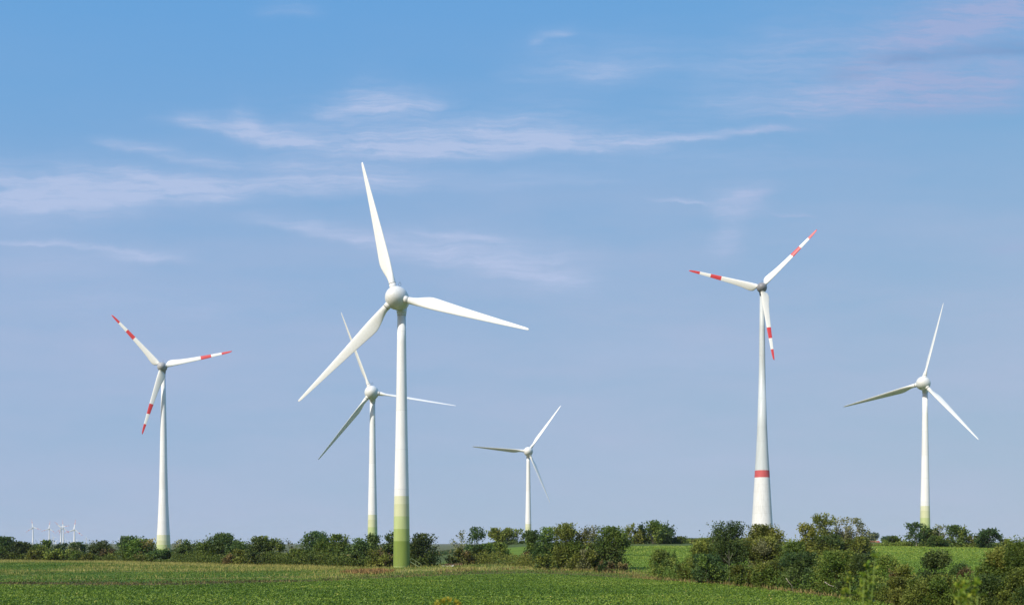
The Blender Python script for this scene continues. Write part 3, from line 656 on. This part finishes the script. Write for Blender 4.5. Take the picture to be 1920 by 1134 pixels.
def turbine(label, px, d, hub_py, hub_dx, ang, kind, R_, pitch, tower_prof, tower_mats, tower_bands, hubmat, base_z=None, group=None, yaw_rel=0.0, hub_scale=1.0, zmin=0.0, k=48, masts=True):
    x = at(px, d); z0 = tz(x, d) if base_z is None else base_z
    hubz = zrow(hub_py, d - 4.4 * hub_scale) - z0 - 0.2
    root = empty('wind_turbine', (x, d, z0)); tag(root, label, 'wind turbine', group)
    yaw = -math.atan2(x, d) + R(yaw_rel)
    over = 4.0 * hub_scale; tilt = R(-3)
    neck_top = hubz - 2.0 * hub_scale
    top = hubz - 3.4 * hub_scale
    prof = [(h if h <= top else top, r) for h, r in tower_prof]
    prof[-1] = (top, tower_prof[-1][1])
    lathe_obj('tower', prof, tower_mats, root, tower_bands, k=k)
    rt = tower_prof[-1][1]
    lathe_obj('yaw_collar', [(top + 0.003, rt * 1.06), (top + 0.35, rt * 1.06), (top + 0.36, rt * 1.0), (top + 0.5, rt * 1.12), (neck_top + 0.5, rt * 1.3)], [M['hub_white'] if hubmat == 'hub_white' else M[hubmat]], root, k=k)
    RM = rotor_matrix(hubz, over, yaw, tilt)
    na = lathe_obj('nacelle', [(h * hub_scale, r * hub_scale) for h, r in NACE], [M[hubmat]], root, axis='f', k=k); na.matrix_local = RM
    sp = lathe_obj('spinner', [(h * hub_scale, r * hub_scale) for h, r in SPIN], [M[hubmat]], root, axis='f', k=k); sp.matrix_local = RM
    bm_ = blade_mesh(kind, R_, pitch, k < 30)
    cm = collar_mesh(0.80 if kind == 'slim' else 1.0, 2.1 * hub_scale, (0.1 * R_) if kind == 'slim' else 0.064 * R_) if k > 30 else None
    for a in ang:
        bl = link('blade', bm_, root)
        sm = RM @ ROT @ Matrix.Rotation(R(a - 90), 4, 'Z')
        bl.matrix_local = sm
        if cm:
            co = link('blade_collar', cm, bl)
    if masts:
        mb = MB()
        f = lambda fx, up, s=0: (RM @ Vector((s, -fx, up)))
        b0 = f(-2.6, 2.35 * hub_scale); b1 = f(-2.6, 2.35 * hub_scale + 0.9); 
        mb.tube([b0, b1], [0.05, 0.04], 5)
        for s in (-0.32, 0.32):
            mb.tube([b1, f(-2.6, 2.35 * hub_scale + 1.25, s), f(-2.6, 2.35 * hub_scale + 1.65, s * .8), f(-2.6, 2.35 * hub_scale + 2.0, 0)], [0.03] * 4, 4)
        mb.build('wind_vane_mast', [M['dark']], root)
    return root

GM = [M['g4'], M['g3'], M['g2'], M['g1'], M['g0'], M['white'], M['grim']]
def green_prof(sc=1.0, top=61.6, h_off=0.0):
    hs = [0, 0.5, 6.5, 9.4, 12.4, 15.3, 17.2, 22, 30, 38, 46, 54, top]
    rs = [2.06, 2.0, 1.93, 1.89, 1.85, 1.80, 1.76, 1.66, 1.48, 1.33, 1.20, 1.09, 1.02]
    out = []; bands = []
    cols = [6, 0, 1, 2, 3, 4, 5, 5, 5, 5, 5, 5]
    for i in range(len(hs)):
        out.append((hs[i] + (h_off if 2 <= i < 12 else 0), rs[i] * sc))
    # doubled rings keep the painted band edges crisp
    return out, cols

slim = ('slim', 33.0)
p, bnd = green_prof()
T_MAIN = turbine('nearest and largest white turbine, green banded foot in full view on the mown grass', 753, 255, 556, 0, (105.0, -16.5, 224.9), 'slim', 34.0, 6, p, GM, bnd, 'hub_white', yaw_rel=-20.5)
# steps up to the tower door
mb = MB()
sx0, sx1 = 2.1, 4.7
for sy in (-0.45, 0.45):
    mb.tube([(sx0, sy, 1.55), (sx1, sy, 0.02)], [0.09, 0.09], 4)
    mb.tube([(sx0 + 0.1, sy, 2.5), (sx1, sy, 0.95), (sx1, sy, 0.0)], [0.035] * 3, 5)
    mb.tube([(sx0 + 0.1, sy, 1.5), (sx0 + 0.1, sy, 2.5)], [0.035] * 2, 5)
    mb.tube([((sx0 + sx1) / 2, sy, 0.8), ((sx0 + sx1) / 2, sy, 1.72)], [0.03] * 2, 5)
for i in range(7):
    t = (i + 0.5) / 7
    mb.box((sx0 + (sx1 - sx0) * t, 0, 1.58 - 1.53 * t), (0.26, 0.88, 0.05))
mb.box((2.0, 0, 1.58), (0.5, 1.0, 0.06))
mb.build('steps', [M['green_steps']], T_MAIN)

p, bnd = green_prof(1.0, h_off=0.4)
turbine('white turbine just behind and left of the nearest one, blades crossing its tower', 698.5, 416, 735, 0, (110.8, -9.2, 232.4), 'slim', 33.1, 58, p, GM, bnd, 'hub_white', yaw_rel=-6)
p, bnd = green_prof(1.02, h_off=0.0)
turbine('white turbine with green banded foot at the far right beyond the sloping crop', 1734.5, 429, 717, 0, (76.1, 193.3, -48.7), 'slim', 32.0, 50, p, GM, bnd, 'hub_white', base_z=4.2, yaw_rel=-12.8)
p, bnd = green_prof(1.0, h_off=0.7)
turbine('smallest of the mid-field turbines, plain white with yellowish green foot behind the bushes', 990.5, 635, 845.5, 0, (54.5, 175.3, -67.5), 'slim', 33.2, 47, p, [M['g3'], M['g2'], M['g2'], M['g1'], M['g0'], M['white'], M['g3']], bnd, 'hub_white', base_z=0.0, yaw_rel=1)

# the two tall ones with red striped blades
prof = [(0, 4.25), (3.4, 3.98), (5.5, 3.88), (8, 3.78), (11.2, 3.62), (16, 3.3), (27, 2.78), (38, 2.42), (53, 2.08), (68.5, 1.82), (90, 1.4), (104, 1.12)]
turbine('tall white turbine on the left with red striped blades and pale green foot', 306.5, 617, 687, 0, (133.5, 13.1, 254.7), 'flap', 40.6, 8, prof,
        [M['g2'], M['g1'], M['g0'], M['white'], M['g3']], [4, 0, 1, 2, 3, 3, 3, 3, 3, 3, 3], 'hub_beige', yaw_rel=-12)
prof = [(0, 6.3), (8.7, 5.65), (15, 5.25), (23, 4.75), (31, 4.3), (35.2, 4.07), (39, 3.88), (50, 3.2), (62, 2.62), (78, 2.15), (78.05, 2.08), (97, 1.65), (116, 1.45), (134, 1.25)]
turbine('tallest turbine, right of centre, red ring round its wide pale tower and red striped blades', 1429, 578, 538, 0, (44.8, 162.8, -81.2), 'flap', 40.6, 12, prof,
        [M['concrete'], M['pink_red'], M['grey_white']], [0, 0, 0, 0, 0, 1, 2, 2, 2, 2, 2, 2, 2], 'hub_grey', yaw_rel=-3)

# far wind farm on the left skyline
FAR = [ # px, hub row, rotor px, angles, striped, label
 (61.8, 988, 15, (97.8, -19, 219), 1, 'leftmost of the five taller far turbines on the left skyline'),
 (92.4, 990.5, 14.5, (84, 202, -39), 1, 'second from left of the five taller far turbines'),
 (114.4, 988, 15, (136, 12, 256), 1, 'far turbine with a blade up to the left, left one of the close pair'),
 (118.7, 989, 14.5, (94, -45, 214), 1, 'far turbine with one blade straight up, right one of the close pair'),
 (139.5, 992.3, 18.5, (82.6, 201, -38), 1, 'rightmost of the five taller far turbines, its upper blade leaning right'),
 (76.5, 1013.5, 6.2, (120, 0, 240), 0, 'tiny far turbine between the two leftmost tall far ones'),
 (100.2, 1007, 6.2, (105, -5, 225), 0, 'small far turbine just right of the second tall far one'),
 (104.5, 1015, 6.4, (40, 160, 280), 0, 'tiny low far turbine half hidden by hedge, left of the close pair'),
 (124, 1013, 6.0, (115, 0, 235), 0, 'tiny far turbine just right of the close pair'),
 (132.5, 1017, 6.4, (90, 210, -30), 0, 'tiny far turbine low on the hedge with one blade upright'),
 (141.5, 1013.5, 6.2, (30, 150, 270), 0, 'tiny far turbine right against the rightmost tall far one'),
 (162, 1008.5, 6.2, (97, -20, 215), 0, 'small far turbine standing alone right of the five taller ones'),
 (173.8, 1015, 6.8, (130, 5, 250), 0, 'small far turbine just above the pointed dark bush, left of it'),
 (189, 1015, 6.2, (55, 175, 295), 0, 'tiny far turbine right of the pointed dark bush'),
 (212, 1015.5, 5.4, (150, 25, 270), 0, 'tiny far turbine with blades spread like a Y, alone right of the pointed bush'),
 (224, 1013, 6.6, (110, -10, 230), 0, 'tiny far turbine partly behind the big dark bush left of the striped tower'),
 (43.5, 1019.5, 6.0, (35, 155, 275), 0, 'tiny far turbine nearest the left edge, only its blades above the hedge'),
]
fb = {1: blade_mesh('flap', 41.0, 8, True, 1.35), 0: blade_mesh('slim', 33.0, 8, True, 1.45)}
protos = {}
for (px, hy, rp, angs, st, lab) in FAR:
    RR_ = 41.0 if st else 33.0
    d = RR_ * F / rp
    x = at(px, d); z0 = tz(x, d); hubz = zrow(hy, d) - z0
    root = empty('distant_turbine', (x, d, z0)); tag(root, lab, 'wind turbine', 'far wind farm on the left skyline')
    yaw = -math.atan2(x, d) + R(-8)
    if st not in protos:
        protos[st] = (lathe_obj('tower', [(0, 4.6), (0.3, 3.8), (0.65, 3.0), (1.0, 2.1)], [M['white']], root, k=16),
                      lathe_obj('nacelle', NACE, [M['hub_white']], root, axis='f', k=16),
                      lathe_obj('spinner', SPIN, [M['hub_white']], root, axis='f', k=16))
        parts = protos[st]
    else:
        parts = []
        for q in protos[st]:
            cpy = q.copy(); COL.objects.link(cpy); cpy.parent = root; parts.append(cpy)
    RM = rotor_matrix(hubz, 4.0, yaw, R(-3))
    parts[0].matrix_local = Matrix.Diagonal((1, 1, hubz - 2.2, 1))
    parts[1].matrix_local = RM; parts[2].matrix_local = RM
    for a in angs:
        bl = link('blade', fb[st], root); bl.matrix_local = RM @ ROT @ Matrix.Rotation(R(a - 90), 4, 'Z')

# ------------------------------------------------------------------ small things
def foreground_weed(label, px, d, ytop, stems, sp, seed, tips=None, leafy=1.0):
    """tall herb close to the camera: stems (dx, top row, lean), toothed leaves, pale tips"""
    r = np.random.default_rng(seed)
    x = at(px, d); z0 = tz(x, d)
    root = empty('tall_weed', (x, d, z0)); tag(root, label, 'weed')
    mb = MB(); LP = []; LD = []; LL = []; LW = []; FP = []; FD = []; FL = []
    for (dx, yt, ln) in stems:
        Ht = zrow(yt, d) - z0; bx = dx * d / F
        p0 = np.array([bx - ln * d / F, r.normal() * .05, -.05]); p1 = np.array([bx, r.normal() * .1, Ht])
        pts = wiggle(p0, p1, 6, 0.012, r)
        mb.tube(pts, [.0055, .005, .0048, .0045, .004, .0035, .002], 6)
        nlf = int(52 * leafy)
        for j in range(nlf):
            t = r.uniform(0.3, 0.99); q = pts[0] + (pts[-1] - pts[0]) * t
            an = j * 2.4 + r.normal() * .3
            dd = np.array([math.cos(an), math.sin(an), r.uniform(.1, .9)]); dd /= np.linalg.norm(dd)
            LP.append(q); LD.append(dd); l = r.uniform(.06, .13) * (1.25 - .8 * t); LL.append(l); LW.append(l * r.uniform(.16, .26))
            for e in range(3):      # small side leaflets and buds
                LP.append(q + dd * l * (.3 + .3 * e)); ddd = dd + r.normal(size=3) * .7; LD.append(ddd / np.linalg.norm(ddd)); LL.append(l * .5); LW.append(l * .1)
        for j in range(26):
            q = pts[-1] + r.normal(size=3) * (np.array([.015, .015, .010]) if tips else .009)
            dd = r.normal(size=3) + np.array([0, 0, 1.2]); FP.append(q); FD.append(dd / np.linalg.norm(dd)); FL.append(r.uniform(.012, .035))
        V, Fc, T = leaves(np.array(FP), np.array(FD), np.array(FL), np.array(FL) * .4, r.random(len(FP)))
        link('flower_head', mesh_np('flower_head', V, Fc, [LM['weed_yellow' if tips else 'weed_green']], attrs={'tint': T}), root)
        FP, FD, FL = [], [], []
    mb.build('stem', [M['stem']], root, True)
    V, Fc, T = leaves(np.array(LP), np.array(LD), np.array(LL), np.array(LW), np.clip(r.normal(.5, .25, len(LP)), 0, 1))
    link('foliage', mesh_np('foliage', V, Fc, [LM[sp]], attrs={'tint': T}), root)
    return root

foreground_weed('tall yellowish green weed close to the camera before the right hedge', 1614, 7.0, 1040,
                [(2, 1040, -3), (14, 1060, -14), (-26, 1083, -36), (-28, 1112, -44), (0, 1095, 4), (26, 1100, 20), (-8, 1078, 6)], 'weed_green', 3)
foreground_weed('shorter green weed near the bottom edge, right of the tall yellowish one', 1806, 6.5, 1088,
                [(10, 1090, 26), (-8, 1100, 6), (22, 1112, 10), (-24, 1116, -14), (2, 1096, -4)], 'weed_green', 8)
foreground_weed('yellow flowering weed poking into the middle of the bottom edge', 838, 9.0, 1128,
                [(-10, 1128, 0), (1, 1127, 4), (14, 1131, 6), (-17, 1133, -6), (23, 1134, 10)], 'weed_green', 12, tips=True)

# pale rubble by the rusty bush
rs = np.random.default_rng(4)
def stone_mesh(r):
    import bmesh
    bm = bmesh.new(); bmesh.ops.create_icosphere(bm, subdivisions=2, radius=1.0)
    ax = r.normal(size=(5, 3)); ax /= np.linalg.norm(ax, axis=1)[:, None]
    for v in bm.verts:
        p = np.array(v.co)
        for a in ax:
            s = p @ a
            if s > .55: p = p - a * (s - .55) * .8
        v.co = Vector(p * (1 + r.normal() * .03))
    me = bpy.data.meshes.new('stone'); bm.to_mesh(me); bm.free(); me.materials.append(M['stone']); return me
sm = [stone_mesh(rs) for _ in range(3)]
for k in range(9):
    px = 833 + k * 2.3 + rs.normal() * 1.0; d = 258 + rs.normal() * 1.6; x = at(px, d)
    s = rs.uniform(.28, .55)
    o = link('rubble_stone', sm[k % 3]); o.location = (x, d, tz(x, d) + s * .3); o.scale = (s * 1.5, s, s * .55); o.rotation_euler = (0, 0, rs.uniform(0, 6))
    tag(o, 'pale stone in the small rubble heap right of the nearest tower', 'stone', 'stones of the rubble heap')
scatter('crimson_weeds', 420, (at(838, 262) - .5, at(866, 262)), (258, 264), lambda x, y: rng.random(len(x)) < 1, 'crimson',
        'low crimson weeds behind the pale rubble', 'weeds', (.3, .85), (.06, .12), .45)

# red roofed barn far behind
bx, bd = at(1640, 1500), 1500.0; bz = tz(bx, bd)
barn = empty('barn', (bx, bd, bz - .2), R(12)); tag(barn, 'small brick barn with red tiled roof among trees beyond the slope', 'barn')
mb = MB(); mb.box((0, 0, 1.5), (13.4, 5.0, 3.0)); 
mb.add([(-6.7, -2.5, 3.0), (-6.7, 2.5, 3.0), (-6.7, 0, 4.9), (-6.66, -2.5, 3.0), (-6.66, 2.5, 3.0), (-6.66, 0, 4.9)], [[0, 2, 1], [3, 4, 5]])
mb.add([(6.7, -2.5, 3.0), (6.7, 2.5, 3.0), (6.7, 0, 4.9), (6.66, -2.5, 3.0), (6.66, 2.5, 3.0), (6.66, 0, 4.9)], [[0, 1, 2], [3, 5, 4]])
mb.build('wall', [M['brick']], barn)
mb = MB()
for s in (-1, 1):
    rot = Matrix.Rotation(s * -math.atan2(1.9, 2.5), 4, 'X')
    mb.box((0, s * 1.38, 4.02), (13.9, 3.5, .16), rot)
mb.tube([(-6.95, 0, 5.1), (6.95, 0, 5.1)], [.14, .14], 6)
mb.build('roof', [M['roof']], barn)
for wx in (-4.2, 0, 4.0):
    mb = MB(); mb.box((wx, -2.53, 1.7), (.9, .1, 1.0)); mb.build('window', [M['window_dark']], barn)

# dead wood
def dead_stick(label, px, d, rows, rad, name='dead_branch', cat='branch'):
    x = at(px, d); z0 = tz(x, d); mb = MB()
    for poly in rows:
        pts = [np.array([at(p, d) - x, o, zrow(y, d) - z0]) for p, y, o in poly]
        mb.tube(pts, list(np.linspace(rad, rad * .5, len(pts))), 5)
    o = mb.build(name, [M['deadwood']], None, True); o.location = (x, d, z0)
    return tag(o, label, cat)
dead_stick('pale dead stick hanging at the hollow of the arching bush', 1552, 130.0, [[(1546, 1090, 0), (1554, 1096, -.2), (1563, 1099, -.4), (1572, 1105, -.5), (1574, 1119, -.5)]], .05)
dead_stick('short pale dead branch at the foot of the deep green hanging bush', 1478, 140.0, [[(1474, 1083, 0), (1478, 1090, -.1), (1484, 1097, -.2), (1486, 1113, -.3)]], .045)
dead_stick('bare pale stem standing in the gap under the dark spiky tree', 1367, 160.0, [[(1368, 1101, 0), (1367, 1050, 0), (1367, 1032, .1)], [(1367, 1048, 0), (1360, 1036, .2)], [(1367, 1050, 0), (1374, 1037, -.2)], [(1367, 1056, 0), (1357, 1046, .1)]], .02, 'dead_sapling', 'sapling')
dead_stick('pale broken stems leaning in the dark gap of the left hedge', 532, 302.0, [[(529, 1060, 0), (530, 1050, 0), (534, 1042, 0)], [(533, 1058, -.2), (535, 1050, -.2), (531, 1044, 0)], [(536, 1052, .2), (533, 1045, .2)]], .12, 'broken_stems', 'branches')
dead_stick('thin pale dead twig in the bottom right thicket', 1895, 83.0, [[(1888, 1102, 0), (1893, 1108, -.4), (1894, 1122, -.5), (1894, 1138, -.5)]], .02, 'dead_twig', 'twig')


# ------------------------------------------------------------------ sun, sky, camera
EL, AZ = 38.0, 42.0        # sun height; sun behind the camera and this far to its left
sun = bpy.data.lights.new('sun', 'SUN'); sun.energy = 4.5; sun.angle = R(0.53); sun.color = (1.0, 0.955, 0.88)
so = bpy.data.objects.new('sun', sun); COL.objects.link(so)
sd = Vector((-math.sin(R(AZ)) * math.cos(R(EL)), -math.cos(R(AZ)) * math.cos(R(EL)), math.sin(R(EL))))
so.rotation_euler = sd.to_track_quat('Z', 'Y').to_euler(); so.location = sd * 300

W = bpy.data.worlds.new('World'); SC.world = W
n = N(W)
sky = n('ShaderNodeTexSky', sky_type='NISHITA', sun_disc=False)
sky.sun_elevation = R(EL); sky.sun_rotation = R(180 + AZ)
sky.air_density = 1.0; sky.dust_density = 1.0; sky.ozone_density = 2.0; sky.altitude = 100
STR = 0.10
tc = n('ShaderNodeTexCoord')
sep = n('ShaderNodeSeparateXYZ', {0: tc.outputs['Generated']})
yy = n.math('MAXIMUM', sep.outputs[1], 0.08)
u = n.math('MULTIPLY', n.math('DIVIDE', sep.outputs[0], yy), 20.0)     # hundreds of pixels
v = n.math('MULTIPLY', n.math('DIVIDE', sep.outputs[2], yy), 20.0)
uv = n('ShaderNodeCombineXYZ', {0: u, 1: v, 2: 0.0})
wn = n('ShaderNodeTexNoise', {'Vector': uv.outputs[0], 'Scale': 0.9, 'Detail': 5.0, 'Roughness': 0.6})
wsub = n('ShaderNodeVectorMath', {0: wn.outputs['Color'], 1: (0.5, 0.5, 0.5)}, operation='SUBTRACT')
wmul = n('ShaderNodeVectorMath', {0: wsub.outputs[0], 1: (0.9, 0.34, 0.0)}, operation='MULTIPLY')
wp = n('ShaderNodeVectorMath', {0: uv.outputs[0], 1: wmul.outputs[0]}, operation='ADD')
STREAKS = [ # x0,y0,x1,y1 (photo rows/columns), half width, strength
 (318, 228, 470, 252, 12, .62), (430, 246, 600, 280, 15, .70), (560, 274, 820, 292, 16, .70), (760, 288, 1000, 284, 19, .58), (960, 278, 1240, 270, 15, .55), (1150, 270, 1520, 243, 7, .48), (450, 258, 1250, 272, 40, .25),
 (425, 216, 480, 244, 14, .34), (600, 215, 720, 186, 16, .34), (680, 205, 830, 192, 17, .40), (620, 225, 860, 240, 26, .24), (840, 238, 1020, 258, 11, .40), (640, 175, 760, 210, 30, .18),
 (170, 266, 300, 288, 8, .30), (270, 288, 430, 312, 10, .36), (400, 312, 760, 318, 13, .42), (195, 318, 300, 338, 9, .36), (290, 338, 440, 356, 10, .38), (400, 350, 760, 336, 10, .40),
 (-200, 380, 200, 376, 32, .62), (100, 378, 430, 370, 22, .56), (330, 368, 780, 352, 18, .46), (90, 330, 170, 362, 18, .36), (-100, 352, 300, 350, 30, .28), (-50, 412, 250, 405, 26, .24), (120, 340, 420, 360, 14, .3),
 (-60, 449, 140, 458, 4, .50), (110, 458, 260, 476, 5, .54), (220, 486, 350, 488, 8, .5), (180, 478, 300, 490, 12, .28), (0, 500, 240, 505, 24, .15),
 (455, 410, 600, 432, 9, .50), (560, 430, 740, 466, 15, .54), (700, 462, 900, 490, 22, .54), (860, 486, 1100, 525, 26, .56), (740, 430, 960, 456, 6, .44), (800, 480, 1120, 540, 40, .22),
 (1600, 112, 2010, -10, 40, .46), (1750, 40, 2010, 15, 45, .36), (1540, 190, 2010, 142, 40, .46), (1270, 210, 1700, 196, 24, .34), (1600, 205, 2010, 190, 26, .30), (1380, 185, 2010, 85, 90, .30), (1300, 140, 1560, 85, 30, .2),
 (1325, 398, 1450, 385, 22, .50), (1350, 372, 1460, 362, 14, .28), (1330, 440, 1390, 470, 40, .34), (1225, 371, 1335, 385, 3, .42), (1440, 400, 1540, 408, 3, .38),
 (990, 84, 1030, 76, 9, .26), (1020, 72, 1082, 64, 7, .28), (960, 140, 1300, 125, 36, .26), (1060, 150, 1240, 128, 14, .2), (480, 20, 600, 25, 12, .16), (1180, 300, 1700, 310, 30, .14),
 (700, 350, 1200, 335, 16, .26), (1100, 660, 1600, 690, 22, .14), (900, 250, 1100, 240, 36, .22), (1850, 466, 2000, 458, 9, .28), (0, 560, 500, 590, 26, .12), (1050, 880, 1500, 870, 20, .08),
]
DARK = [(1630, 118, 1760, 108, 10, .42), (1740, 108, 2010, 84, 11, .46), (1545, 150, 1640, 140, 15, .28)]
acc = shade = None
for k_, (x0, y0, x1, y1, hw, st) in enumerate(STREAKS + DARK):
    X0, Y0, X1, Y1 = (x0 - CX) / 100, (HY - y0) / 100, (x1 - CX) / 100, (HY - y1) / 100
    L = math.hypot(X1 - X0, Y1 - Y0) / 2
    mp = n('ShaderNodeMapping', {'Vector': wp.outputs[0], 'Location': ((X0 + X1) / 2, (Y0 + Y1) / 2, 0),
                                'Rotation': (0, 0, math.atan2(Y1 - Y0, X1 - X0)), 'Scale': (L * 0.95, hw / 100 * 1.15, 1)}, vector_type='TEXTURE')
    sx_ = n('ShaderNodeSeparateXYZ', {0: mp.outputs[0]})
    x4 = n.math('POWER', n.math('ABSOLUTE', sx_.outputs[0]), 3.0)
    ya = n.math('MAXIMUM', n.math('MULTIPLY', sx_.outputs[1], 0.72), n.math('MULTIPLY', sx_.outputs[1], -1.55))   # soft above, crisper below
    dt = n.math('ADD', x4, n.math('MULTIPLY', ya, ya))
    ex = n.math('POWER', 2.71828, n.math('MULTIPLY', dt, -1.0))
    ex = n.math('MULTIPLY', ex, st)
    if k_ >= len(STREAKS): shade = ex if shade is None else n.math('ADD', shade, ex)
    else: acc = ex if acc is None else n.math('ADD', acc, ex)
fm = n('ShaderNodeMapping', {'Vector': wp.outputs[0], 'Rotation': (0, 0, R(-6)), 'Scale': (0.35, 2.6, 1)})
fib = n('ShaderNodeTexNoise', {'Vector': fm.outputs[0], 'Scale': 1.6, 'Detail': 9.0, 'Roughness': 0.62})
fibr = n('ShaderNodeMapRange', {'Value': fib.outputs[0], 'From Min': 0.32, 'From Max': 0.68, 'To Min': 0.4, 'To Max': 1.3})
fm2 = n('ShaderNodeMapping', {'Vector': wp.outputs[0], 'Rotation': (0, 0, R(7)), 'Scale': (0.5, 5.5, 1)})
fi2 = n('ShaderNodeTexNoise', {'Vector': fm2.outputs[0], 'Scale': 2.2, 'Detail': 8.0, 'Roughness': 0.7})
fib2 = n('ShaderNodeMapRange', {'Value': fi2.outputs[0], 'From Min': 0.3, 'From Max': 0.7, 'To Min': 0.5, 'To Max': 1.45})
alpha = n.math('MULTIPLY', n.math('MULTIPLY', acc, fibr.outputs[0]), fib2.outputs[0])
# thin overall veil, streaky
vm = n('ShaderNodeMapping', {'Vector': wp.outputs[0], 'Rotation': (0, 0, R(4)), 'Scale': (0.16, 0.8, 1)})
vn = n('ShaderNodeTexNoise', {'Vector': vm.outputs[0], 'Scale': 0.9, 'Detail': 7.0, 'Roughness': 0.6})
alpha = n.math('MAXIMUM', n.math('MINIMUM', n.math('MULTIPLY', alpha, 1.0), 0.78), 0.0)
# only above the horizon
hm = n('ShaderNodeMapRange', {'Value': sep.outputs[2], 'From Min': 0.0, 'From Max': 0.06})
alpha = n.math('MULTIPLY', alpha, hm.outputs[0])
mauve = n('ShaderNodeMapRange', {'Value': u, 'From Min': 3.5, 'From Max': 7.5})
cloudc = n.mix(mauve.outputs[0], (0.485 / STR, 0.572 / STR, 0.80 / STR), (0.375 / STR, 0.435 / STR, 0.68 / STR))
hz = n.math('MULTIPLY_ADD', sep.outputs[2], 0.8); hz.node.inputs[2].default_value = 0.16
lift = n('ShaderNodeCombineXYZ', {0: sep.outputs[0], 1: sep.outputs[1], 2: hz})
n.t.links.new(lift.outputs[0], sky.inputs[0])
# colour grade of the clear sky, channel by channel
sc_ = n('ShaderNodeSeparateColor', {0: sky.outputs[0]})
ch = []
for i_, (pw, gn) in enumerate(((0.85, 0.97), (0.311, 0.640), (-0.17, 0.568))):
    q = n.math('MULTIPLY', sc_.outputs[i_], 0.1)
    q = n.math('POWER', n.math('MAXIMUM', q, 0.02), pw)
    ch.append(n.math('MULTIPLY', q, gn / STR))
skyc = n('ShaderNodeCombineColor', {0: ch[0], 1: ch[1], 2: ch[2]}).outputs[0]
# a thin even sheet of high cirrostratus, denser low down
vb = n.ramp(n.math('MULTIPLY', v, 0.1), [(0.0, (.42, .42, .42)), (0.33, (.48, .48, .48)), (0.62, (.34, .34, .34)), (0.80, (.10, .10, .10)), (1.0, (.03, .03, .03))])
vm2 = n('ShaderNodeMapRange', {'Value': vn.outputs[0], 'From Min': 0.3, 'From Max': 0.7, 'To Min': 0.68, 'To Max': 1.32})
veil = n.math('MULTIPLY', vb, vm2.outputs[0])
skyc = n.mix(veil, skyc, (0.50 / STR, 0.53 / STR, 0.725 / STR))
cc = n.mix(alpha, skyc, cloudc)
cc = n.mix(n.math('MULTIPLY', shade, fib2.outputs[0]), cc, (0.165 / STR, 0.30 / STR, 0.555 / STR))   # the thick underside of the upper right bank
bg = n('ShaderNodeBackground', {'Color': cc, 'Strength': STR})
n('ShaderNodeOutputWorld', {'Surface': bg.outputs[0]})

hb = MB(); hb.box((0, 7000, 92.0), (19000, 15000, 188.0))
hm_ = bpy.data.materials.new('haze_air'); n = N(hm_)
pv = n('ShaderNodeVolumePrincipled', {'Color': (0.86, 0.92, 1.0, 1), 'Density': HAZE, 'Anisotropy': 0.0})
n('ShaderNodeOutputMaterial', {'Volume': pv.outputs[0]})
tag(hb.build('haze', [hm_]), 'thin pale summer haze over the fields', 'haze', kind='stuff')

cam = bpy.data.cameras.new('camera'); co = bpy.data.objects.new('camera', cam); COL.objects.link(co)
co.location = (0, 0, CAMZ); co.rotation_euler = (R(90), 0, 0)
cam.sensor_width = 36; cam.lens = 36 * F / 1920
cam.shift_x = 0; cam.shift_y = (HY - 567) / 1920
cam.clip_start = 0.1; cam.clip_end = 40000
cam.dof.use_dof = True; cam.dof.focus_distance = 260; cam.dof.aperture_fstop = 2.6
SC.camera = co
SC.render.resolution_x = 1024; SC.render.resolution_y = 604
SC.view_settings.view_transform = 'Standard'; SC.view_settings.look = 'None'
SC.view_settings.exposure = 0.0; SC.view_settings.gamma = 1.0
SC.cycles.use_denoising = True
SC.cycles.denoiser = 'OPENIMAGEDENOISE'
SC.cycles.max_bounces = 6; SC.cycles.transparent_max_bounces = 4
